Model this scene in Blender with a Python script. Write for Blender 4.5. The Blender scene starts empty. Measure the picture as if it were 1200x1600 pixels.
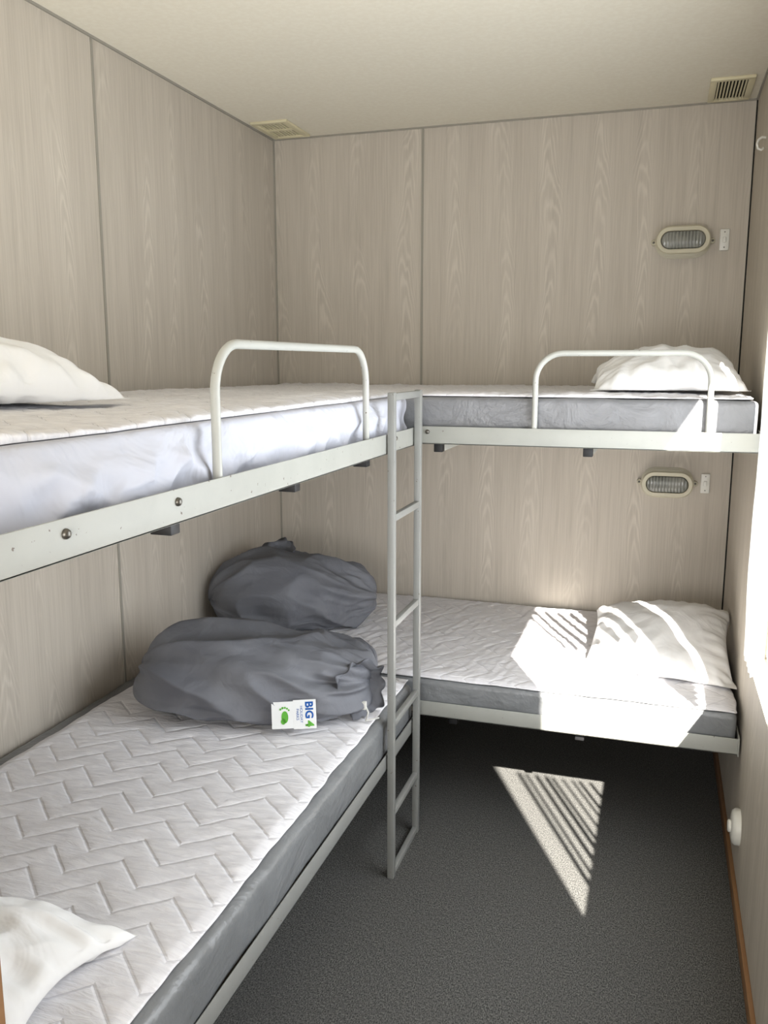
import bpy, bmesh, math, random
from mathutils import Vector, Matrix, noise
random.seed(4)
sc=bpy.context.scene
COL=sc.collection
H=1.53; XL=-1.655; XR=0.281; YB=3.6; YN=-1.1; ZC=2.48

# ---------------------------------------------------------------- helpers
def sm(a,b,x):
    t=max(0.0,min(1.0,(x-a)/(b-a))); return t*t*(3-2*t)
def nz(x,y,z): return noise.noise(Vector((x,y,z)))
def thing(ob,label,cat,group=None):
    ob["label"]=label; ob["category"]=cat
    if group: ob["group"]=group
    return ob
def empty(name,loc):
    e=bpy.data.objects.new(name,None); e.empty_display_size=.05
    e.location=loc; COL.objects.link(e); return e
def mk(name,me,mat=None,parent=None,smooth=False):
    ob=bpy.data.objects.new(name,me); COL.objects.link(ob)
    if mat: me.materials.append(mat)
    if smooth:
        for p in me.polygons: p.use_smooth=True
    if parent:
        ob.parent=parent
        ob.matrix_parent_inverse=Matrix.Translation(-Vector(parent.location))
    return ob
def pyd(name,vs,fs,mat=None,parent=None,smooth=True):
    me=bpy.data.meshes.new(name); me.from_pydata([tuple(v) for v in vs],[],fs); me.update()
    bm=bmesh.new(); bm.from_mesh(me); bmesh.ops.recalc_face_normals(bm,faces=bm.faces); bm.to_mesh(me); bm.free()
    return mk(name,me,mat,parent,smooth)
def boxes(name,bl,mat=None,parent=None,bevel=0.0,seg=2):
    bm=bmesh.new()
    for b in bl:
        x0,x1,y0,y1,z0,z1=b
        g=bmesh.ops.create_cube(bm,size=1)
        for v in g['verts']:
            v.co=Vector(((x0+x1)/2+v.co.x*(x1-x0),(y0+y1)/2+v.co.y*(y1-y0),(z0+z1)/2+v.co.z*(z1-z0)))
    if bevel>0:
        bmesh.ops.bevel(bm,geom=list(bm.edges),offset=bevel,segments=seg,affect='EDGES',profile=.5)
    me=bpy.data.meshes.new(name); bm.to_mesh(me); bm.free()
    ob=mk(name,me,mat,parent,bevel>0)
    if bevel>0:
        try: me.set_sharp_from_angle(angle=math.radians(40))
        except Exception: pass
    return ob
def struct(ob): ob["kind"]="structure"; return ob
def sweep(name,pts,r,mat,parent=None,seg=12,closed=False):
    n=len(pts); P=[Vector(p) for p in pts]; vs=[];fs=[]
    prev=None
    for i in range(n):
        if closed: t=(P[(i+1)%n]-P[i-1])
        else: t=(P[min(i+1,n-1)]-P[max(i-1,0)])
        t.normalize()
        if prev is None:
            a=t.orthogonal().normalized()
        else:
            a=(prev-t*prev.dot(t)).normalized()
        prev=a; b=t.cross(a)
        for k in range(seg):
            an=2*math.pi*k/seg
            vs.append(P[i]+a*math.cos(an)*r+b*math.sin(an)*r)
    m=n if closed else n-1
    for i in range(m):
        for k in range(seg):
            j=(i+1)%n
            fs.append((i*seg+k,i*seg+(k+1)%seg,j*seg+(k+1)%seg,j*seg+k))
    if not closed:
        fs.append(tuple(range(seg))); fs.append(tuple((n-1)*seg+k for k in range(seg)))
    return pyd(name,vs,fs,mat,parent)
def arc(c,r,a0,a1,n,f):
    return [f(c[0]+r*math.cos(a0+(a1-a0)*i/n),c[1]+r*math.sin(a0+(a1-a0)*i/n)) for i in range(n+1)]
def disc_stack(name,prof,c,axis,mat,parent=None,seg=24):
    ax=Vector(axis).normalized(); a=ax.orthogonal().normalized(); b=ax.cross(a); vs=[];fs=[]
    for (r,o) in prof:
        for k in range(seg):
            an=2*math.pi*k/seg; vs.append(Vector(c)+ax*o+a*r*math.cos(an)+b*r*math.sin(an))
    for i in range(len(prof)-1):
        for k in range(seg): fs.append((i*seg+k,i*seg+(k+1)%seg,(i+1)*seg+(k+1)%seg,(i+1)*seg+k))
    fs.append(tuple(range(seg))); fs.append(tuple((len(prof)-1)*seg+k for k in range(seg)))
    ob=pyd(name,vs,fs,mat,parent)
    try: ob.data.set_sharp_from_angle(angle=math.radians(45))
    except Exception: pass
    return ob
def text_mesh(name,body,size,mat,M,parent=None,bold=0.0):
    cu=bpy.data.curves.new('tmp','FONT'); cu.body=body; cu.size=size; cu.align_x='CENTER'; cu.align_y='CENTER'
    cu.offset=bold
    o=bpy.data.objects.new('tmp',cu); COL.objects.link(o)
    bpy.context.view_layer.update()
    dg=bpy.context.evaluated_depsgraph_get()
    me=bpy.data.meshes.new_from_object(o.evaluated_get(dg)); bpy.data.objects.remove(o)
    me.transform(M); me.name=name
    return mk(name,me,mat,parent)

# ---------------------------------------------------------------- materials
class NT:
    def __init__(s,name,rough=.6,spec=.3):
        s.m=bpy.data.materials.new(name); s.m.use_nodes=True; s.t=s.m.node_tree
        s.b=s.t.nodes['Principled BSDF']; s.b.inputs['Roughness'].default_value=rough
        s.b.inputs['Specular IOR Level'].default_value=spec
        s.co=s.t.nodes.new('ShaderNodeTexCoord').outputs['Object']
    def put(s,inp,v):
        if isinstance(v,bpy.types.NodeSocket): s.t.links.new(v,inp)
        elif v is not None: inp.default_value=v
    def M(s,op,a,b=None,c=None,clamp=False):
        n=s.t.nodes.new('ShaderNodeMath'); n.operation=op; n.use_clamp=clamp
        s.put(n.inputs[0],a)
        if b is not None: s.put(n.inputs[1],b)
        if c is not None: s.put(n.inputs[2],c)
        return n.outputs[0]
    def sep(s,v=None):
        n=s.t.nodes.new('ShaderNodeSeparateXYZ'); s.put(n.inputs[0],v or s.co); return n.outputs
    def comb(s,x=0.,y=0.,z=0.):
        n=s.t.nodes.new('ShaderNodeCombineXYZ'); s.put(n.inputs[0],x);s.put(n.inputs[1],y);s.put(n.inputs[2],z); return n.outputs[0]
    def scale(s,sx,sy,sz,v=None):
        n=s.t.nodes.new('ShaderNodeMapping'); s.put(n.inputs[0],v or s.co); n.inputs['Scale'].default_value=(sx,sy,sz); return n.outputs[0]
    def noise(s,v,sc,det=3,rough=.5,dist=0):
        n=s.t.nodes.new('ShaderNodeTexNoise'); s.put(n.inputs['Vector'],v); n.inputs['Scale'].default_value=sc
        n.inputs['Detail'].default_value=det; n.inputs['Roughness'].default_value=rough; n.inputs['Distortion'].default_value=dist
        return n.outputs[0]
    def mr(s,v,a,b,c=0.,d=1.):
        n=s.t.nodes.new('ShaderNodeMapRange'); n.interpolation_type='SMOOTHSTEP'
        s.put(n.inputs[0],v); n.inputs[1].default_value=a;n.inputs[2].default_value=b;n.inputs[3].default_value=c;n.inputs[4].default_value=d
        return n.outputs[0]
    def mix(s,f,a,b):
        n=s.t.nodes.new('ShaderNodeMix'); n.data_type='RGBA'; s.put(n.inputs[0],f)
        s.put(n.inputs[6],a if isinstance(a,bpy.types.NodeSocket) else (*a,1)); s.put(n.inputs[7],b if isinstance(b,bpy.types.NodeSocket) else (*b,1)); return n.outputs[2]
    def col(s,c): s.put(s.b.inputs['Base Color'],c if isinstance(c,bpy.types.NodeSocket) else (*c,1)); return s
    def bump(s,h,st,dist=.01):
        n=s.t.nodes.new('ShaderNodeBump'); n.inputs['Strength'].default_value=st; n.inputs['Distance'].default_value=dist
        s.put(n.inputs['Height'],h); s.put(s.b.inputs['Normal'],n.outputs[0]); return s
def srgb(r,g,b):
    f=lambda c:(c/255/12.92 if c/255<=.04045 else ((c/255+.055)/1.055)**2.4)
    return (f(r),f(g),f(b))

def wood_wall(name,ax):
    n=NT(name,.55,.25); s=n.sep(); a=s[ax]; z=s[2]
    low=n.noise(n.comb(n.M('MULTIPLY',a,1.7),n.M('MULTIPLY',z,.8),3.3*ax),1.0,2)
    a2=n.M('ADD',a,n.M('MULTIPLY',n.M('SUBTRACT',low,.5),.26))
    P=.19
    q=n.M('DIVIDE',a2,P); cid=n.M('FLOOR',q)
    u=n.M('MULTIPLY',n.M('SUBTRACT',n.M('FRACT',q),.5),P)
    wn=n.t.nodes.new('ShaderNodeTexWhiteNoise'); wn.noise_dimensions='1D'; n.put(wn.inputs['W'],cid)
    rnd=wn.outputs[0]
    wob=n.noise(n.comb(n.M('MULTIPLY',a,26.),n.M('MULTIPLY',z,4.),1.),1.0,3)
    wid=n.noise(n.comb(rnd,n.M('MULTIPLY',z,1.3),5.),2.0,1)
    B=n.M('MULTIPLY',n.mr(wid,.3,.7,1.7,.45),1700.)
    ph=n.M('ADD',n.M('MULTIPLY',z,10.),n.M('MULTIPLY',n.M('MULTIPLY',u,u),B))
    ph=n.M('ADD',ph,n.M('MULTIPLY',rnd,37.)); ph=n.M('ADD',ph,n.M('MULTIPLY',wob,2.8))
    ln=n.M('SINE',n.M('MULTIPLY',ph,6.2832)); ln=n.M('POWER',n.M('MULTIPLY_ADD',ln,.5,.5),2.2)
    mask=n.mr(n.M('ABSOLUTE',u),.014,.058,1.,.07)
    pat=n.noise(n.comb(n.M('MULTIPLY',rnd,31.),n.M('MULTIPLY',z,1.1),0.),1.6,2)
    mask=n.M('MULTIPLY',mask,n.mr(pat,.36,.62,.12,1.))
    streak=n.noise(n.comb(n.M('MULTIPLY',a,170.),n.M('MULTIPLY',z,4.),0.),1.0,3,.6)
    streak2=n.noise(n.comb(n.M('MULTIPLY',a,30.),n.M('MULTIPLY',z,.7),0.),1.0,3,.6)
    base=n.mix(n.mr(streak,.26,.74),srgb(176,168,156),srgb(192,184,172))
    base=n.mix(n.mr(streak2,.3,.7,0,.5),base,srgb(200,192,180))
    c=n.mix(n.M('MULTIPLY',ln,n.M('MULTIPLY',mask,.37)),base,srgb(224,216,204))
    n.col(c); n.bump(n.M('ADD',streak,n.M('MULTIPLY',n.M('MULTIPLY',ln,mask),.5)),.05,.002)
    return n.m
M_wallB=wood_wall('wall_laminate_x',0)
M_wallL=wood_wall('wall_laminate_y',1)
n=NT('ceiling_board',.7,.2)
n.col(n.mix(n.mr(n.noise(n.co,60.,3,.6),.35,.7),srgb(230,224,208),srgb(234,229,214))); M_ceil=n.m
n=NT('carpet',.95,.05)
v1=n.noise(n.scale(1,.55,1),320.,3,.75); v2=n.noise(n.co,90.,3,.6); v3=n.noise(n.co,5.,2)
c=n.mix(n.mr(v1,.37,.63),srgb(50,51,51),srgb(120,119,116)); c=n.mix(n.mr(v2,.4,.62,0,.3),c,srgb(68,68,68)); c=n.mix(n.mr(v3,.3,.7,0,.2),c,srgb(86,85,84))
n.col(c); n.bump(v1,.45,.003); M_carpet=n.m
def paint(name,c,chips=True,rough=.4):
    n=NT(name,rough,.4); v=n.noise(n.co,12.,4,.6)
    cc=n.mix(n.mr(v,.3,.75,0,.5),c,tuple(x*.85 for x in c))
    if chips:
        k=n.noise(n.co,85.,3,.6); cc=n.mix(n.mr(k,.69,.71,0,1),cc,srgb(100,90,80))
    n.col(cc); n.bump(v,.05,.002); return n.m
M_frame=paint('light_grey_painted_steel',srgb(166,167,161))
M_guard=paint('white_painted_tube',srgb(182,183,177))
M_ladder=paint('grey_painted_steel',srgb(142,143,140))
M_black=NT('black_steel',.5,.4).col(srgb(28,28,30)).m
M_bolt=NT('bolt_steel',.35,.6).col(srgb(105,102,96)).m; M_bolt.node_tree.nodes['Principled BSDF'].inputs['Metallic'].default_value=.8
M_ply=NT('plywood_base',.7,.2).col(srgb(120,112,98)).m
M_seam=NT('grey_joint_strip',.5,.3).col(srgb(152,148,138)).m
M_dark=NT('dark_gap',.9,.1).col(srgb(40,39,37)).m
n=NT('pine_trim',.5,.3); g=n.noise(n.scale(60,2,60),1.,3); n.col(n.mix(g,srgb(132,96,64),srgb(160,122,86))); M_pine=n.m
def vinyl(name,c):
    n=NT(name,.36,.5); v=n.noise(n.scale(1.,.6,1.),9.,4,.55,.6); w=n.noise(n.co,40.,3,.6)
    n.col(n.mix(n.mr(v,.35,.7),c,tuple(x*1.22 for x in c))); n.bump(n.M('ADD',v,n.M('MULTIPLY',w,.2)),.5,.02); return n.m
M_vinyl=vinyl('grey_vinyl',srgb(114,116,118))
M_vinyl2=vinyl('pale_grey_vinyl',srgb(116,117,120))
ZS,ZA,ZP=.082,.075,.17
def quilt(name,along,st):
    n=NT(name,.9,.1); s=n.sep()
    p,q=(s[0],s[1]) if along=='y' else (s[1],s[0])
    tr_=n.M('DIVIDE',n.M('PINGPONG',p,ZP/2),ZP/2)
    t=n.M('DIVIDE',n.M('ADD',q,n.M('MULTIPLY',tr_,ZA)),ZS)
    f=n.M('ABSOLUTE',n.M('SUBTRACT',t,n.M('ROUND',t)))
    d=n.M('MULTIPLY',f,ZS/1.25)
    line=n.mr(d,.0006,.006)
    w=n.noise(n.scale(18.,80.,18.),1.,3,.55,1.0); w2=n.noise(n.scale(60,120,60),1.,2,.5,.5)
    c=n.mix(n.mr(w,.3,.7),srgb(221,220,224),srgb(234,233,236)); c=n.mix(n.mr(d,.0002,.0016,.55*st,0.),c,srgb(176,175,180))  # stitch lines greyed in the colour to stand in for crease shade
    n.col(c); n.bump(n.M('ADD',n.M('MULTIPLY',line,.40*st),n.M('ADD',n.M('MULTIPLY',w,.9),n.M('MULTIPLY',w2,.25))),.60,.006); return n.m
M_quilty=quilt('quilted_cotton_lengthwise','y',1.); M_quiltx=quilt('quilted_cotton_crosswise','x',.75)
n=NT('white_pillow_cotton',.85,.1); w=n.noise(n.co,6.,3,.5,1.4); n.col(srgb(238,238,238)); n.bump(w,.3,.03); M_pillow=n.m
n=NT('blue_white_sheet',.95,.05); w=n.noise(n.scale(4,5.,6),1.,3,.5,2.0); n.col(srgb(194,196,206)); n.bump(w,.6,.03); M_sheet=n.m
n=NT('slate_grey_polycotton',.7,.25); w=n.noise(n.co,5.,3,.45,1.3); w3=n.noise(n.co,12.,3,.5,1.5); w2=n.noise(n.co,500.,2)
w=n.M('ADD',w,n.M('MULTIPLY',n.M('ABSOLUTE',n.M('SUBTRACT',w3,.5)),.3))
n.col(n.mix(n.mr(w,.3,.8),srgb(106,108,115),srgb(118,120,126))); n.bump(n.M('ADD',w,n.M('MULTIPLY',w2,.02)),.40,.035); M_bag=n.m
M_cord=NT('white_cord',.8,.2).col(srgb(200,199,194)).m
M_tag=NT('white_label_cloth',.7,.2).col(srgb(222,224,224)).m
M_blue=NT('label_blue',.6,.2).col(srgb(24,84,160)).m
M_green=NT('label_green',.6,.2).col(srgb(92,166,60)).m
M_cream=NT('cream_plastic',.4,.4).col(srgb(194,188,166)).m
M_vent=NT('cream_vent_plastic',.4,.4).col(srgb(216,208,176)).m
M_white=NT('white_plastic',.35,.4).col(srgb(222,221,214)).m
n=NT('ribbed_glass',.2,.6); s=n.sep(); w=n.M('SINE',n.M('MULTIPLY',s[0],520.)); lo=n.noise(n.co,16.,2)
n.col(n.mix(n.M('MULTIPLY_ADD',w,.5,.5),n.mix(n.mr(lo,.4,.6),srgb(92,94,89),srgb(124,124,118)),srgb(136,137,131))); n.bump(w,.3,.002); M_glass=n.m
m=bpy.data.materials.new('sheer_white_curtain'); m.use_nodes=True; t=m.node_tree; t.nodes.clear()
o=t.nodes.new('ShaderNodeOutputMaterial'); mx=t.nodes.new('ShaderNodeMixShader'); d=t.nodes.new('ShaderNodeBsdfDiffuse'); tr=t.nodes.new('ShaderNodeBsdfTranslucent')
d.inputs[0].default_value=(.88,.88,.87,1); tr.inputs[0].default_value=(.88,.88,.87,1); mx.inputs[0].default_value=.3
t.links.new(d.outputs[0],mx.inputs[1]);t.links.new(tr.outputs[0],mx.inputs[2]);t.links.new(mx.outputs[0],o.inputs[0]); M_curt=m

# ---------------------------------------------------------------- room shell
W=.10
struct(boxes('floor',[(XL-W,XR+W,YN-W,YB+W,-.08,0)],M_carpet))
struct(boxes('ceiling',[(XL-W,XR+W,YN-W,YB+W,ZC,ZC+.08)],M_ceil))
struct(boxes('wall_back',[(XL-W,XR+W,YB,YB+W,0,ZC)],M_wallB))
struct(boxes('wall_left',[(XL-W,XL,YN,YB,0,ZC)],M_wallL))
struct(boxes('wall_near',[(XL-W,XR+W,YN-W,YN,0,ZC)],M_wallB))
wy0,wy1,wz0,wz1=1.20,2.62,.68,1.88
struct(boxes('wall_right',[(XR,XR+W,YN,wy0,0,ZC),(XR,XR+W,wy1,YB,0,ZC),(XR,XR+W,wy0,wy1,0,wz0),(XR,XR+W,wy0,wy1,wz1,ZC)],M_wallL))
struct(boxes('window_1',[(XR+.05,XR+.08,wy0,wy0+.01,wz0,wz1),(XR+.05,XR+.08,wy1-.01,wy1,wz0,wz1),(XR+.05,XR+.08,wy0,wy1,wz0,wz0+.01),(XR+.05,XR+.08,wy0,wy1,wz1-.01,wz1)],M_white))
struct(boxes('door_1',[(-1.2,-.4,YN,YN+.03,0,2.03)],M_white,bevel=.004))
struct(boxes('trim_1',[(XL,XL+.003,2.331,2.341,0,ZC)],M_seam))
struct(boxes('trim_2',[(-.989,-.980,YB-.003,YB,0,ZC)],M_seam))
struct(boxes('trim_3',[(XL,XR,YB-.006,YB,ZC-.006,ZC)],M_seam))
struct(boxes('trim_4',[(XL,XL+.006,YN,YB-.006,ZC-.007,ZC)],M_seam))
struct(boxes('trim_5',[(XL,XL+.006,YB-.006,YB,0,ZC-.006)],M_seam))
struct(boxes('trim_6',[(XR-.005,XR,YB-.005,YB,0,ZC-.006)],M_dark))
struct(boxes('trim_7',[(XR-.006,XR,YN,YB-.006,ZC-.007,ZC)],M_seam))
struct(boxes('baseboard_right',[(XR-.012,XR,YN,YB-.01,0,.045)],M_pine,bevel=.002))

# ---------------------------------------------------------------- bunk frames
def bolt(p,ax,parent,r=.0072):
    disc_stack('bolt',[(r,0),(r,.002),(r*.8,.005),(r*.35,.0068)],p,ax,M_bolt,parent,16)
def frame_left(y0,y1,z0,z1,mat,bear,label,guard=None,bolts=()):
    r=empty('bunk_bed_frame',(-1.18,(y0+y1)/2,z0)); thing(r,label,'bunk bed frame')
    boxes('front_rail',[(-.719,-.715,y0,y1,z0,z1),(-.76,-.715,y0,y1,z0,z0+.004)],mat,r,.0012)
    boxes('base_board',[(XL+.004,-.722,y0,y1,z0+.006,z0+.016)],M_ply,r)
    boxes('wall_rail',[(XL+.001,XL+.004,y0,y1,z0,z1),(XL+.004,XL+.04,y0,y1,z0,z0+.004)],mat,r)
    for y in bear:
        boxes('cross_bearer',[(XL+.005,-.785,y-.013,y+.013,z0-.026,z0-.001)],mat,r,.002)
        boxes('end_cap',[(-.785,-.745,y-.014,y+.014,z0-.027,z0-.0015)],M_black,r,.002)
    for (y,z) in bolts: bolt((-.715,y,z),(1,0,0),r)
    if guard:
        a,b,zt=guard; rad=.085; x=-.728
        pts=[(x,a,z0+.01),(x,a,z1)]+[(x,a,z1+(zt-rad-z1)*i/4) for i in range(1,4)]
        pts+=arc((a+rad,zt-rad),rad,math.pi,math.pi/2,10,lambda p,q:(x,p,q))
        pts+=arc((b-rad,zt-rad),rad,math.pi/2,0,10,lambda p,q:(x,p,q))
        pts+=[(x,b,z0+.01)]
        sweep('guard_rail',pts,.0086,M_guard,r,14)
    return r
def frame_back(z0,z1,mat,bear,label,guard=None,bolts=()):
    r=empty('bunk_bed_frame',(-.7,3.1,z0)); thing(r,label,'bunk bed frame')
    x1=XR-.006
    boxes('front_rail',[(-.715,x1,2.600,2.604,z0,z1),(-.715,x1,2.600,2.64,z0,z0+.004),(x1-.004,x1,2.596,2.7,z0-.004,z1+.004)],mat,r,.0012)
    boxes('base_board',[(XL+.008,x1-.005,2.61,YB-.01,z0+.006,z0+.016)],M_ply,r)
    boxes('wall_rail',[(XL+.008,x1-.006,YB-.008,YB-.0065,z0,z1)],mat,r)
    for x in bear:
        boxes('cross_bearer',[(x-.013,x+.013,2.65,YB-.01,z0-.026,z0-.001)],mat,r,.002)
        boxes('end_cap',[(x-.014,x+.014,2.62,2.65,z0-.027,z0-.0015)],M_black,r,.002)
    for (x,z) in bolts: bolt((x,2.600,z),(0,-1,0),r)
    if guard:
        a,b,zt=guard; rad=.08; y=2.613
        pts=[(a,y,z0+.01),(a,y,z1)]+[(a,y,z1+(zt-rad-z1)*i/4) for i in range(1,4)]
        pts+=arc((a+rad,zt-rad),rad,math.pi,math.pi/2,10,lambda p,q:(p,y,q))
        pts+=arc((b-rad,zt-rad),rad,math.pi/2,0,10,lambda p,q:(p,y,q))
        pts+=[(b,y,z0+.01)]
        sweep('guard_rail',pts,.0088,M_guard,r,14)
    return r
frame_left(.6,2.598,1.28,1.335,M_frame,(1.21,1.71,2.19),'upper light grey steel bunk frame with guard rail, side wall',(1.325,2.12,1.563),((.90,1.315),(1.17,1.315),(2.34,1.318),(2.57,1.318)))
frame_back(1.28,1.335,M_frame,(-.66,-.20),'upper light grey steel bunk frame with guard rail, end wall',(-.36,.133,1.558),((-.69,1.318),))
frame_left(.72,2.598,.345,.392,M_ladder,(1.25,1.85,2.3),'lower grey steel bunk frame along the side wall')
frame_back(.38,.43,M_frame,(-.6,-.19),'lower light grey steel bunk frame across the end wall')

L=empty('bunk_ladder',(-.7,2.4,0)); thing(L,'grey painted steel ladder with square rungs fixed to the bunks','ladder')
for y in (2.262,2.533): boxes('side_rail',[(-.711,-.691,y-.011,y+.011,0,1.45)],M_ladder,L,.002)
for z in (.012,.205,.487,.788,1.10,1.438): boxes('rung',[(-.709,-.693,2.273,2.522,z-.010,z+.010)],M_ladder,L,.002)

# ---------------------------------------------------------------- mattresses
def rbox(name,x0,x1,y0,y1,z0,z1,r,mat,step=.035,amp=.003,seed=0.):
    def ax(a,b):
        l=[a,a+r*.3,a+r*.65,a+r]; k=max(1,int((b-a-2*r)/step))
        l+=[a+r+(b-a-2*r)*i/k for i in range(1,k)]; l+=[b-r,b-r*.65,b-r*.3,b]; return l
    X,Y,Z=ax(x0,x1),ax(y0,y1),ax(z0,z1); idx={};vs=[];fs=[]
    def V(i,j,k):
        if (i,j,k) in idx: return idx[(i,j,k)]
        p=Vector((X[i],Y[j],Z[k]))
        c=Vector((min(max(p.x,x0+r),x1-r),min(max(p.y,y0+r),y1-r),min(max(p.z,z0+r),z1-r)))
        o=p-c; o.normalize(); q=c+o*r
        d=amp*(nz(p.x*6+seed,p.y*6,p.z*9)+.6*nz(p.x*17,p.y*17+seed,p.z*17))
        d-=amp
        q+=o*d; q.z=max(q.z,z0+.0005); idx[(i,j,k)]=len(vs); vs.append(q); return idx[(i,j,k)]
    nx,ny,nzc=len(X),len(Y),len(Z)
    for i in range(nx-1):
        for j in range(ny-1):
            for k in (0,nzc-1): fs.append((V(i,j,k),V(i+1,j,k),V(i+1,j+1,k),V(i,j+1,k)))
    for i in range(nx-1):
        for k in range(nzc-1):
            for j in (0,ny-1): fs.append((V(i,j,k),V(i+1,j,k),V(i+1,j,k+1),V(i,j,k+1)))
    for j in range(ny-1):
        for k in range(nzc-1):
            for i in (0,nx-1): fs.append((V(i,j,k),V(i,j+1,k),V(i,j+1,k+1),V(i,j,k+1)))
    return pyd(name,vs,fs,mat)
thing(rbox('mattress',XL+.012,-.768,.62,2.592,1.297,1.425,.022,M_vinyl2,seed=1),'grey vinyl mattress under a loose pale sheet on the upper bunk','mattress')
thing(rbox('mattress',XL+.012,XR-.014,2.628,YB-.012,1.297,1.427,.018,M_vinyl2,seed=2,amp=.0025),'thin grey vinyl mattress on the upper bunk at the end wall','mattress')
thing(rbox('mattress',XL+.012,-.7215,.74,2.592,.362,.500,.030,M_vinyl,seed=3,amp=.004),'scuffed dark grey vinyl mattress on the lower bunk','mattress')
thing(rbox('mattress',XL+.012,XR-.014,2.612,YB-.012,.397,.500,.018,M_vinyl,seed=4,amp=.003),'grey vinyl mattress on the lower bunk at the end wall','mattress')

# ---------------------------------------------------------------- quilted pads
def tri(x): 
    f=x-math.floor(x); return 1-abs(2*f-1)*1.0
def pad(name,x0,x1,y0,y1,z,res,seed,along='y',amp=.004,warp=.008,th=.011,label='',edge=.45,q_=1.,drop=0.):
    nx=int((x1-x0)/res);ny=int((y1-y0)/res);vs=[];fs=[]
    for j in range(ny+1):
        for i in range(nx+1):
            u=i/nx;v=j/ny
            x=x0+(x1-x0)*u; y=y0+(y1-y0)*v
            e=min(x-x0,x1-x,y-y0,y1-y)
            dx=warp*(nz(y*5,seed,1.)+.5*nz(y*16,seed,6.))*(2*u-1); dy=warp*(nz(x*5,seed,2.)+.5*nz(x*16,seed,6.))*(2*v-1)
            p,q=(x+dx,y+dy) if along=='y' else (y+dy,x+dx)
            t=(q+ZA*tri(p/ZP))/ZS
            d=abs(t-round(t))*ZS/1.25
            h=th*(1-.18*q_+.18*q_*(1-math.exp(-(d/.009)**2)))
            pk=nz(p*9+q*14+seed,q*52-p*16,3.)
            h+=amp*.60*pk+amp*1.0*nz(x*4,y*4,seed+3)
            h*=min(1,edge+(1-edge)*e/.02)
            vs.append((x+dx,y+dy,z+max(h,.0025)))
    for j in range(ny):
        for i in range(nx):
            a=j*(nx+1)+i; fs.append((a,a+1,a+nx+2,a+nx+1))
    ring=[i for i in range(nx+1)]+[j*(nx+1)+nx for j in range(1,ny+1)]+[ny*(nx+1)+i for i in range(nx-1,-1,-1)]+[j*(nx+1) for j in range(ny-1,0,-1)]
    m=len(ring); cx,cy=(x0+x1)/2,(y0+y1)/2; hx,hy=(x1-x0)/2-.020,(y1-y0)/2-.020
    n1=len(vs)
    for zz,of,dr in ((.5,.0045,0),(.0,.0035,1)):
        for k in ring:
            X_,Y_,Z_=vs[k]; ox=of if X_-cx>hx else (-of if X_-cx<-hx else 0); oy=of if Y_-cy>hy else (-of if Y_-cy<-hy else 0)
            vs.append((X_+ox,Y_+oy,z+.0003+(Z_-z)*zz-drop*dr))
    for k in range(m):
        fs.append((ring[k],ring[(k+1)%m],n1+(k+1)%m,n1+k)); fs.append((n1+k,n1+(k+1)%m,n1+m+(k+1)%m,n1+m+k))
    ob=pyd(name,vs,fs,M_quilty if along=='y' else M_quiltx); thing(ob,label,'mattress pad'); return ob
pad('mattress_pad',-1.575,-.750,.80,2.585,.5000,.0055,1.,label='white zigzag quilted mattress pad on the lower side bunk')
pad('mattress_pad',-1.62,.258,2.628,3.575,.5002,.0075,2.,'x',amp=.006,label='white quilted mattress pad on the sunlit lower end bunk',q_=.7)
pad('mattress_pad',-1.60,-.786,.70,2.580,1.4290,.009,3.,amp=.009,warp=.008,label='white quilted mattress pad over a sheet on the upper side bunk',edge=.75,drop=.0008)
pad('mattress_pad',-1.62,.245,2.650,3.575,1.4275,.010,4.,'x',amp=.009,warp=.005,label='white quilted mattress pad on the upper end bunk',edge=.6,q_=.8,drop=.0003)

# loose sheet draped over the side of the upper mattress
vs=[];fs=[];NY=460;NP=44
y0,y1=.63,2.588
for j in range(NY+1):
    y=y0+(y1-y0)*j/NY
    post=max(math.exp(-((y-1.325)/.05)**2),math.exp(-((y-2.12)/.05)**2))
    for i in range(NP+1):
        s=i/NP*.30
        if s<.145: x,z=-.918+s,1.4268
        elif s<.185:
            a=(s-.145)/.04*math.pi/2; x,z=-.773+.017*math.sin(a),1.408+.0188*math.cos(a)
        else: x,z=-.756,1.408-(s-.185)*.84
        k=sm(.175,.23,s)
        wide=.6+.4*sm(1.8,1.0,y)
        f1=1-2.2*abs(nz(y*4.2+z*5,z*3-y*1.0,2.)); f2=1-2.4*abs(nz(y*9-z*11,z*5,5.)); f3=nz(y*20+z*9,z*12,8.)
        amp=k*.026*wide
        x+=amp*(.9*f1+.65*f2+.3*f3-.30)
        cap=-.7395 if z<1.342 else -.7395+(1-post)*.018*sm(1.342,1.365,z)
        x=min(x,cap-.0012*nz(y*14,z*14,1.)-.0012)
        x=max(x,-.7665) if s>.185 else x
        z+=.006*k*nz(y*7,s*9,4.)
        z+=.0006*(nz(y*6,s*20,1.)+.5)*(1-k)
        z=max(z,1.302)
        vs.append((x,y,z))
for j in range(NY):
    for i in range(NP):
        a=j*(NP+1)+i; fs.append((a,a+1,a+NP+2,a+NP+1))
sh=pyd('bed_sheet',vs,fs,M_sheet)
thing(sh,'loose pale bluish-white sheet hanging over the upper mattress side','bed sheet')

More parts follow.
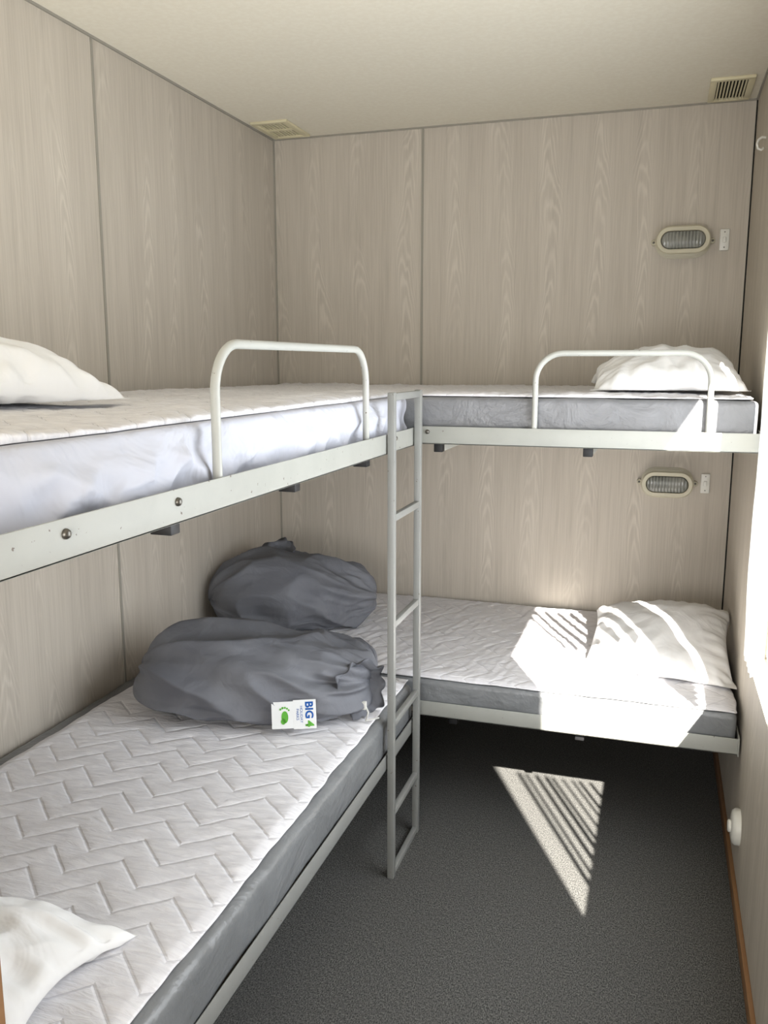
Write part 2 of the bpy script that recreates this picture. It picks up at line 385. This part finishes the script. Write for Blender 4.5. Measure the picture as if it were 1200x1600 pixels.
# ---------------------------------------------------------------- pillows
def pillow(a,b,T,loc,rz,tx,ty,zfloor,seed,label,xmax=None,xmin=None,ymin=None,crump=1.,pin=.10):
    N=80;vs=[];fs=[]
    R=Matrix.Rotation(rz,3,'Z')@Matrix.Rotation(tx,3,'X')@Matrix.Rotation(ty,3,'Y')
    def pt(u,v,top):
        x=a*u*(1-pin*(1-v*v)); y=b*v*(1-pin*(1-u*u))
        w=max(0.,(1-u*u)*(1-v*v))
        h=T*w**.48
        f=nz(u*1.7+seed,v*1.7,1.)*.9+.4*nz(u*4,v*4+seed,2.)
        r=1-abs(nz(u*1.8+seed,v*2.0,5.))*2.4
        r2=1-abs(nz(u*3.0+seed*2,v*1.8+u,9.))*2.6
        h*=1+.16*f*crump
        h+=T*.09*crump*(r+.7*r2)*w**.3
        pk=nz(v*9,seed,u*1.5)*sm(.5,.97,abs(u))*(1-sm(.97,1,abs(u)))+nz(u*9,seed+3,v*1.5)*sm(.5,.97,abs(v))*(1-sm(.97,1,abs(v)))
        h+=T*.16*pk
        z=(h if top else -h*.5)
        z+=.012*nz(u*2,v*2,seed)*(1-w)
        z-=.045*(u*u*v*v)
        p=R@Vector((x,y,z))+Vector(loc)
        if p.z<zfloor: p.z=zfloor+(.001 if top else 0)
        if xmax is not None: p.x=min(p.x,xmax)
        if xmin is not None: p.x=max(p.x,xmin)
        if ymin is not None: p.y=max(p.y,ymin)
        return p
    idx={}
    def V(i,j,top):
        if i in(0,N) or j in (0,N): top=True
        k=(i,j,top)
        if k not in idx:
            u=math.sin((2*i/N-1)*math.pi/2*.999)/math.sin(math.pi/2*.999); v=math.sin((2*j/N-1)*math.pi/2*.999)/math.sin(math.pi/2*.999)
            idx[k]=len(vs); vs.append(pt(u,v,top))
        return idx[k]
    for i in range(N):
        for j in range(N):
            fs.append((V(i,j,True),V(i+1,j,True),V(i+1,j+1,True),V(i,j+1,True)))
            fs.append((V(i,j,False),V(i,j+1,False),V(i+1,j+1,False),V(i+1,j,False)))
    ob=pyd('pillow',vs,fs,M_pillow); thing(ob,label,'pillow','bed pillows'); return ob
pillow(.25,.35,.105,(-1.40,1.34,1.495),math.radians(-4),0,math.radians(5),1.4515,1.,'plump white pillow on the upper side bunk',xmin=XL+.004,pin=.13)
pillow(.230,.21,.084,(.004,2.93,1.490),math.radians(4),math.radians(9),math.radians(-4),1.448,2.,'white pillow behind the guard rail on the upper end bunk',xmax=XR-.008,crump=1.1)
pillow(.255,.280,.070,(.036,3.06,.574),math.radians(-3),math.radians(13),math.radians(-5),.518,3.,'sunlit white pillow on the lower end bunk',xmax=XR-.006,crump=1.1,pin=.13)
pillow(.34,.215,.085,(-1.155,.935,.555),math.radians(7),0,math.radians(0),.518,8.,'crumpled white pillow on the lower side bunk',xmin=XL+.004,ymin=.712,crump=2.2,pin=.16)

# ---------------------------------------------------------------- laundry bags
def bag_body(center,rot,Lh,Wh,Ht,z0,seed,pw=2.5,neck=.10,fold=.02,xmin=-9,taper=.22):
    N,Mm=140,190;vs=[];fs=[]
    c,s_=math.cos(rot),math.sin(rot)
    for i in range(N+1):
        t=-1+2*i/N
        tt=math.sin(t*math.pi/2)
        r=max(0.,1-abs(tt)**pw)**(1/pw)
        if tt>0: r=neck+(1-neck)*r
        hh=Ht*(1-.10*tt)*(1 if tt<0.3 else 1-taper*(tt-.3))
        for k in range(Mm):
            a=2*math.pi*k/Mm
            ca,sa=math.cos(a),math.sin(a)
            e=.80 if sa>0 else .62
            cb=math.copysign(abs(ca)**e,ca); sb=math.copysign(abs(sa)**(.9 if sa>0 else .62),sa)
            y=Wh*r*cb; zc=hh*.36
            z=zc+(hh*.64*r*sb if sa>0 else hh*.40*r*sb)
            g=sm(-.3,.95,tt)
            rid=(1-abs(nz(tt*1.4+seed,ca*1.5+seed,sa*1.5+tt*.5))*3.0)
            rid2=1-abs(nz(tt*1.9+seed*2,ca*3.0+1.4*tt,sa*3.0))*3.2
            rid3=1-abs(nz(tt*2.4-seed,ca*5.5+2*tt,sa*5.5))*3.0
            pl=math.cos(a*11+3*nz(tt*1.5,ca,sa+seed))*sm(.5,1.,tt)
            lump=nz(tt*1.3-seed,ca*.9,sa*.9+seed)
            d=fold*(.9*rid+.45*rid2*(.3+.7*g)+.22*rid3*(.15+.85*g)-.3)+.035*lump+.011*pl
            y+=d*ca*min(1,r*2); z+=d*sa*min(1,r*2)
            x=Lh*tt+.02*nz(ca*2,sa*2,seed+tt)
            z=max(z,0.0)
            X=center[0]+c*x-s_*y; Y=center[1]+s_*x+c*y
            vs.append((max(X,xmin),Y,z0+z))
    for i in range(N):
        for k in range(Mm): fs.append((i*Mm+k,i*Mm+(k+1)%Mm,(i+1)*Mm+(k+1)%Mm,(i+1)*Mm+k))
    fs.append(tuple(range(Mm))); fs.append(tuple(N*Mm+k for k in range(Mm)))
    return vs,fs
def ruffle(name,c,d,r0,r1,ln,mat,parent,seed,pleat=1.,nw=10,zmin=0.):
    d=Vector(d).normalized(); a=d.orthogonal().normalized(); b=d.cross(a); vs=[];fs=[]; Mm=180;N=18
    for i in range(N+1):
        t=i/N
        for k in range(Mm):
            an=2*math.pi*k/Mm
            base=r0*(1-.22*math.sin(min(1,t*2)*math.pi)) + (r1-r0)*sm(.35,1,t)
            w=1+pleat*(.05+.13*t)*math.cos(an*nw+2.2*nz(math.cos(an)*2,math.sin(an)*2,seed))+.42*t*nz(math.cos(an)*1.6,math.sin(an)*1.6,seed+3)
            q=Vector(c)+d*(ln*(t-.3)+.020*nz(math.cos(an)*2,math.sin(an)*2,seed)*t)+(a*math.cos(an)+b*math.sin(an))*base*w
            q.z=max(q.z,zmin); vs.append(q)
    for i in range(N):
        for k in range(Mm): fs.append((i*Mm+k,i*Mm+(k+1)%Mm,(i+1)*Mm+(k+1)%Mm,(i+1)*Mm+k))
    n=len(vs)
    for q_,dep in ((.82,.30),(.5,-.25)):
        for k in range(Mm):
            an=2*math.pi*k/Mm
            base=Vector(c)+d*(ln*dep)+(a*math.cos(an)+b*math.sin(an))*r1*q_*(1+.08*math.cos(an*5+seed))
            base.z=max(base.z,zmin); vs.append(base)
    for k in range(Mm):
        fs.append((N*Mm+k,N*Mm+(k+1)%Mm,n+(k+1)%Mm,n+k)); fs.append((n+k,n+(k+1)%Mm,n+Mm+(k+1)%Mm,n+Mm+k))
    fs.append(tuple(n+Mm+k for k in range(Mm)))
    return pyd(name,vs,fs,mat,parent)
ZB=.517
fb=empty('laundry_bag',(-1.12,2.26,ZB)); thing(fb,'slumped dark grey drawstring laundry bag with printed white labels','laundry bag','grey laundry bags')
vs,fs=bag_body((-1.125,2.265),math.radians(16),.355,.240,.220,ZB,2.6,pw=3.0,fold=.022,xmin=XL+.006,taper=.04)
body=pyd('bag_body',vs,fs,M_bag,fb)
MC=Vector((-.808,2.245,ZB+.084)); MD=Vector((.76,-.62,.00)).normalized()
ruffle('gathered_opening',MC,MD,.070,.082,.058,M_bag,fb,2.,.5,10,ZB)
sweep('drawstring',[MC+MD*.022+Vector((.0,-.01,-.02)),MC+MD*.050+Vector((.0,-.005,-.03)),MC+MD*.062+Vector((.01,-.01,-.055)),MC+MD*.055+Vector((.01,-.02,-.078)),MC+MD*.065+Vector((.03,.02,-.080))],.0028,M_cord,fb,8)
p=MC+MD*.056+Vector((0,-.008,-.038))
boxes('cord_toggle',[(p.x-.007,p.x+.007,p.y-.007,p.y+.007,p.z-.012,p.z+.012)],M_cord,fb,.003)
rb=empty('laundry_bag',(-1.36,3.04,ZB)); thing(rb,'crumpled dark grey drawstring laundry bag against the corner wall','laundry bag','grey laundry bags')
vs,fs=bag_body((-1.350,3.04),math.radians(33),.325,.23,.285,ZB,3.7,pw=2.25,fold=.023,xmin=XL+.006)
pyd('bag_body',vs,fs,M_bag,rb)
ruffle('gathered_opening',(-1.43,3.09,ZB+.256),(-.10,-.5,1),.060,.070,.034,M_bag,rb,5.,.35,7,ZB)

# labels on the bag
bpy.context.view_layer.update()
from mathutils.bvhtree import BVHTree
bv=BVHTree.FromObject(body,bpy.context.evaluated_depsgraph_get())
off=body.matrix_world
LD=Vector((-.30,.80,-.50)).normalized(); LS=Vector((.936,.351,0)).normalized(); LU=LS.cross(LD).normalized()
def on_bag(p,lift):
    inv=off.inverted(); h=bv.ray_cast(inv@(Vector(p)-LD*.5),inv.to_3x3()@LD)
    return off@h[0]-LD*lift if h[0] is not None else Vector(p)
def rot2(x,y,a): c,s=math.cos(a),math.sin(a); return x*c-y*s,x*s+y*c
TILT=math.radians(2)
BC=Vector((-.925,2.073,ZB+.047))
smp=[(i*.0155,j*.0125) for i in range(-4,5) for j in range(-3,4)]
pts_=[on_bag(BC+LS*x+LU*y,0) for x,y in smp]
dep=[(p-BC).dot(-LD) for p in pts_]
Sx=sum(x*x for x,_ in smp); Sy=sum(y*y for _,y in smp)
k0=sum(dep)/len(dep); k1=sum(d*x for d,(x,_) in zip(dep,smp))/Sx; k2=sum(d*y for d,(_,y) in zip(dep,smp))/Sy
res_=max(d-(k0+k1*x+k2*y) for d,(x,y) in zip(dep,smp))
k0+=min(res_,.013)
def place(me,dx,lift):
    for v in me.vertices:
        x,y=rot2((v.co.x+dx)*.95,v.co.y*.95,TILT)
        v.co=BC+LS*x+LU*y-LD*(k0+k1*x+k2*y+lift)
    me.update()
def patch(name,dx,w,h,mat,lift):
    vs=[(-w/2,-h/2,0),(w/2,-h/2,0),(w/2,h/2,0),(-w/2,h/2,0)]
    me=bpy.data.meshes.new(name); me.from_pydata(vs,[],[(0,1,2,3)]); place(me,dx,lift); return mk(name,me,mat,fb)
patch('footprint_label',-.033,.064,.074,M_tag,.0004)
patch('name_label',.031,.066,.080,M_tag,.0010)
Rt=Matrix.Rotation(math.radians(-90),4,'Z')
def prt(body_txt,size,mat,dx,dy,bold,base,lift=.0018):
    o=text_mesh('label_text',body_txt,size,mat,Matrix.Translation((dx,dy,0))@Rt,fb,bold); place(o.data,base,lift)
prt('BIG',.031,M_blue,.012,.011,.0010,.031)
prt('4',.034,M_green,.012,-.0270,.0012,.031)
prt('HOLIDAY',.011,M_blue,-.010,0,.0,.031)
prt('PARKS',.011,M_blue,-.021,0,.0,.031)
bm=bmesh.new()
for (px,pz,rx,rz) in [(.006,-.006,.010,.017),(.001,-.018,.007,.008),(-.006,.016,.003,.003),(.000,.0195,.0034,.0034),(.007,.020,.003,.003),(.013,.0175,.0028,.0028),(.018,.013,.0026,.0026)]:
    g=bmesh.ops.create_circle(bm,cap_ends=True,radius=1,segments=18)
    for v in g['verts']: v.co=Vector((px+v.co.x*rx,pz+v.co.y*rz,0))
me=bpy.data.meshes.new('footprint_print'); bm.to_mesh(me); bm.free()
place(me,-.033,.0012); mk('footprint_print',me,M_green,fb)

# ---------------------------------------------------------------- bulkhead lamps, switches
def stadium(w,h,n=16):
    r=h/2; cx=w/2-r; pts=[]
    for i in range(n+1):
        a=-math.pi/2+math.pi*i/n; pts.append((cx+r*math.cos(a),r*math.sin(a)))
    for i in range(n+1):
        a=math.pi/2+math.pi*i/n; pts.append((-cx+r*math.cos(a),r*math.sin(a)))
    return pts
def loft(name,rings,c,mat,parent,cap=True):
    vs=[];fs=[];m=None
    for (w,h,o) in rings:
        p=stadium(w,h); m=len(p)
        for (x,z) in p: vs.append((c[0]+x,c[1]-o,c[2]+z))
    for i in range(len(rings)-1):
        for k in range(m): fs.append((i*m+k,i*m+(k+1)%m,(i+1)*m+(k+1)%m,(i+1)*m+k))
    if cap: fs.append(tuple(range(m))); fs.append(tuple((len(rings)-1)*m+k for k in range(m)))
    ob=pyd(name,vs,fs,mat,parent); ob.data.set_sharp_from_angle(angle=math.radians(35)); return ob
def lamp(x,z,lab):
    e=empty('wall_lamp',(x,YB,z)); thing(e,lab,'wall lamp','oval bulkhead wall lamps'); c=(x,YB,z)
    R=[(.198,.116,.0)]
    o=.0
    for k in range(4):
        w=.204-.004*k; h=.122-.004*k
        R+=[(w,h,o),(w,h,o+.006),(w-.024,h-.024,o+.007),(w-.024,h-.024,o+.015)]; o+=.015
    R+=[(.188,.100,o),(.188,.100,o+.004)]
    loft('lamp_housing',R,c,M_cream,e)
    o+=.004
    loft('bezel',[(.196,.102,o),(.196,.102,o+.005),(.188,.094,o+.010),(.162,.068,o+.010),(.158,.064,o+.004),(.158,.064,o),(.196,.102,o)],c,M_cream,e,False)
    loft('lamp_glass',[(.159,.065,o+.001),(.152,.058,o+.010),(.130,.038,o+.014),(.09,.012,o+.016)],c,M_glass,e)
    for s in (-1,1):
        disc_stack('mounting_ear',[(.011,0),(.011,.012),(.009,.014)],(x+s*.105,YB,z),(0,-1,0),M_cream,e,18)
        disc_stack('screw',[(.0045,0.014),(.0045,.016),(.003,.0172)],(x+s*.107,YB,z),(0,-1,0),M_bolt,e,12)
def switch(x,z,lab):
    e=empty('light_switch',(x,YB,z)); thing(e,lab,'light switch','small wall light switches')
    boxes('switch_plate',[(x-.017,x+.017,YB-.010,YB,z-.039,z+.039)],M_white,e,.003)
    boxes('rocker',[(x-.006,x+.006,YB-.015,YB-.0095,z-.010,z+.010)],M_white,e,.002)
    for s in (-1,1): disc_stack('screw',[(.0025,0),(.0025,.001)],(x,YB-.010,z+s*.028),(0,-1,0),M_bolt,e,10)
lamp(.048,1.985,'cream oval bulkhead lamp with ribbed glass above the upper bunk'); switch(.196,1.987,'small white rocker switch beside the upper wall lamp')
lamp(.040,1.058,'cream oval bulkhead lamp with ribbed glass above the lower bunk'); switch(.184,1.060,'small white rocker switch beside the lower wall lamp')

# ---------------------------------------------------------------- ceiling vents
def vent(x0,x1,y0,y1,lab,kind):
    e=empty('ceiling_vent',((x0+x1)/2,(y0+y1)/2,ZC)); thing(e,lab,'ceiling vent')
    b=.022
    boxes('vent_frame',[(x0,x1,y0,y0+b,ZC-.010,ZC),(x0,x1,y1-b,y1,ZC-.010,ZC),(x0,x0+b,y0+b,y1-b,ZC-.010,ZC),(x1-b,x1,y0+b,y1-b,ZC-.010,ZC)],M_vent,e,.002)
    boxes('vent_backing',[(x0+b,x1-b,y0+b,y1-b,ZC-.002,ZC-.0005)],M_dark if kind else M_seam,e)
    sl=[]
    if kind:
        nn=9; st=(x1-x0-2*b)/nn
        for k in range(nn): sl.append((x0+b+st*(k+.25),x0+b+st*(k+.72),y0+b,y1-b,ZC-.009,ZC-.003))
    else:
        nn=8; st=(x1-x0-2*b)/nn; ym=(y0+y1)/2
        for k in range(nn): sl.append((x0+b+st*(k+.2),x0+b+st*(k+.75),y0+b,y1-b,ZC-.006,ZC-.003))
        sl.append((x0+b,x1-b,ym-.008,ym+.008,ZC-.009,ZC-.003))
    boxes('vent_slats',sl,M_vent,e)
vent(-1.628,-1.468,3.32,3.565,'cream plastic louvred ceiling vent near the corner',0)
vent(.105,.248,3.305,3.57,'cream plastic ceiling vent with dark open slots',1)

e=empty('wall_outlet',(XR,2.50,.205)); thing(e,'round white plastic wall outlet above the wooden skirting','wall outlet')
disc_stack('outlet_body',[(.052,0),(.052,.012),(.046,.020),(.030,.024)],(XR,2.50,.205),(-1,0,0),M_white,e,32)
disc_stack('outlet_button',[(.018,.024),(.018,.030),(.014,.033)],(XR,2.50,.205),(-1,0,0),M_white,e,20)

# curtain at the window
vs=[];fs=[];NY,NZ=70,60
for j in range(NZ+1):
    z=.70+(1.95-.70)*j/NZ
    for i in range(NY+1):
        v=i/NY; y=2.385+(2.585-2.385)*v
        bulge=.006*sm(.70,.9,z)*sm(1.35,1.05,z)
        x=.270-bulge*(.6+.4*math.sin(v*3.2))+.006*math.sin(v*26+1.5*nz(z*2,v,0))+.003*nz(v*9,z*6,2.)
        x=min(x,.277)
        vs.append((x,y+.01*nz(z*3,v,4.),z))
for j in range(NZ):
    for i in range(NY):
        a=j*(NY+1)+i; fs.append((a,a+1,a+NY+2,a+NY+1))
thing(pyd('window_curtain',vs,fs,M_curt),'sheer white curtain glowing with daylight beside the bunks','curtain')
e=sweep('curtain_hook',[(.2805,3.19,2.25),(.268,3.19,2.252),(.258,3.19,2.245),(.254,3.19,2.232),(.258,3.19,2.218),(.268,3.19,2.213),(.276,3.19,2.22)],.004,M_white,None,10)
thing(e,'small white curled curtain hook screwed to the wall','curtain hook')
# unseen slim bars added in the window opening to stripe the sunlight
bl=[]; random.seed(5)
y=1.52
while y<2.10:
    wd=random.choice((.004,.007,.012)); zt=.36+(2.6-y)/1.24; bl.append((XR+.02,XR+.026,y-wd,y+wd,wz0,zt)); y+=random.uniform(.050,.085)
for y,wd in ((1.86,.018),(1.945,.024),(2.04,.029),(2.145,.026),(2.25,.032),(2.35,.024)):
    bl.append((XR+.010,XR+.015,y-wd,y+wd,.86+(2.6-y)/1.24,1.235+(2.6-y)/1.24))
struct(boxes('sun_stripe_bars',bl,M_white))

hb=empty('bed_end_panel',(-1.16,.70,0)); thing(hb,'pine-edged wooden panel at the end of the lower bunk','bed end panel')
boxes('panel_board',[(XL+.01,-.700,.690,.706,0.002,.900)],M_pine,hb,.002)
boxes('panel_edging',[(-.700,-.687,.690,.707,0.002,.908)],M_pine,hb,.003)

# ---------------------------------------------------------------- lights
def light(name,typ,loc,dirv,energy,color,size=None,sy=None,angle=None):
    l=bpy.data.lights.new(name,typ); l.energy=energy; l.color=color
    if typ=='AREA': l.shape='RECTANGLE'; l.size=size; l.size_y=sy
    if typ=='SUN': l.angle=angle
    o=bpy.data.objects.new(name,l); COL.objects.link(o); o.location=loc
    o.rotation_euler=Vector(dirv).to_track_quat('-Z','Y').to_euler(); return o
light('sun','SUN',(3,-3,4),(-.605,1.24,-1),36,(1,.945,.85),angle=.0115)
light('window_daylight','AREA',(XR-.005,1.9,1.25),(-1,0,0),18,(.96,.98,1),1.1,1.1)
light('rear_fill','AREA',(-.50,YN+.1,1.45),(-.06,1,.30),74,(1,.99,.97),1.4,1.8)  # fill lamp added behind the camera; the door there is solid
w=bpy.data.worlds.new('World'); sc.world=w; w.use_nodes=True
w.node_tree.nodes['Background'].inputs[0].default_value=(.8,.9,1,1); w.node_tree.nodes['Background'].inputs[1].default_value=2.5

# ---------------------------------------------------------------- camera
cd=bpy.data.cameras.new('camera'); co=bpy.data.objects.new('camera',cd); COL.objects.link(co)
cd.sensor_fit='VERTICAL'; cd.sensor_height=32; cd.lens=32*1342/1600; cd.clip_start=.01
co.location=(0,0,H); co.rotation_euler=(math.radians(90-9.85),0,math.radians(17.75))
sc.camera=co
sc.view_settings.view_transform='Standard'
sc.view_settings.exposure=0
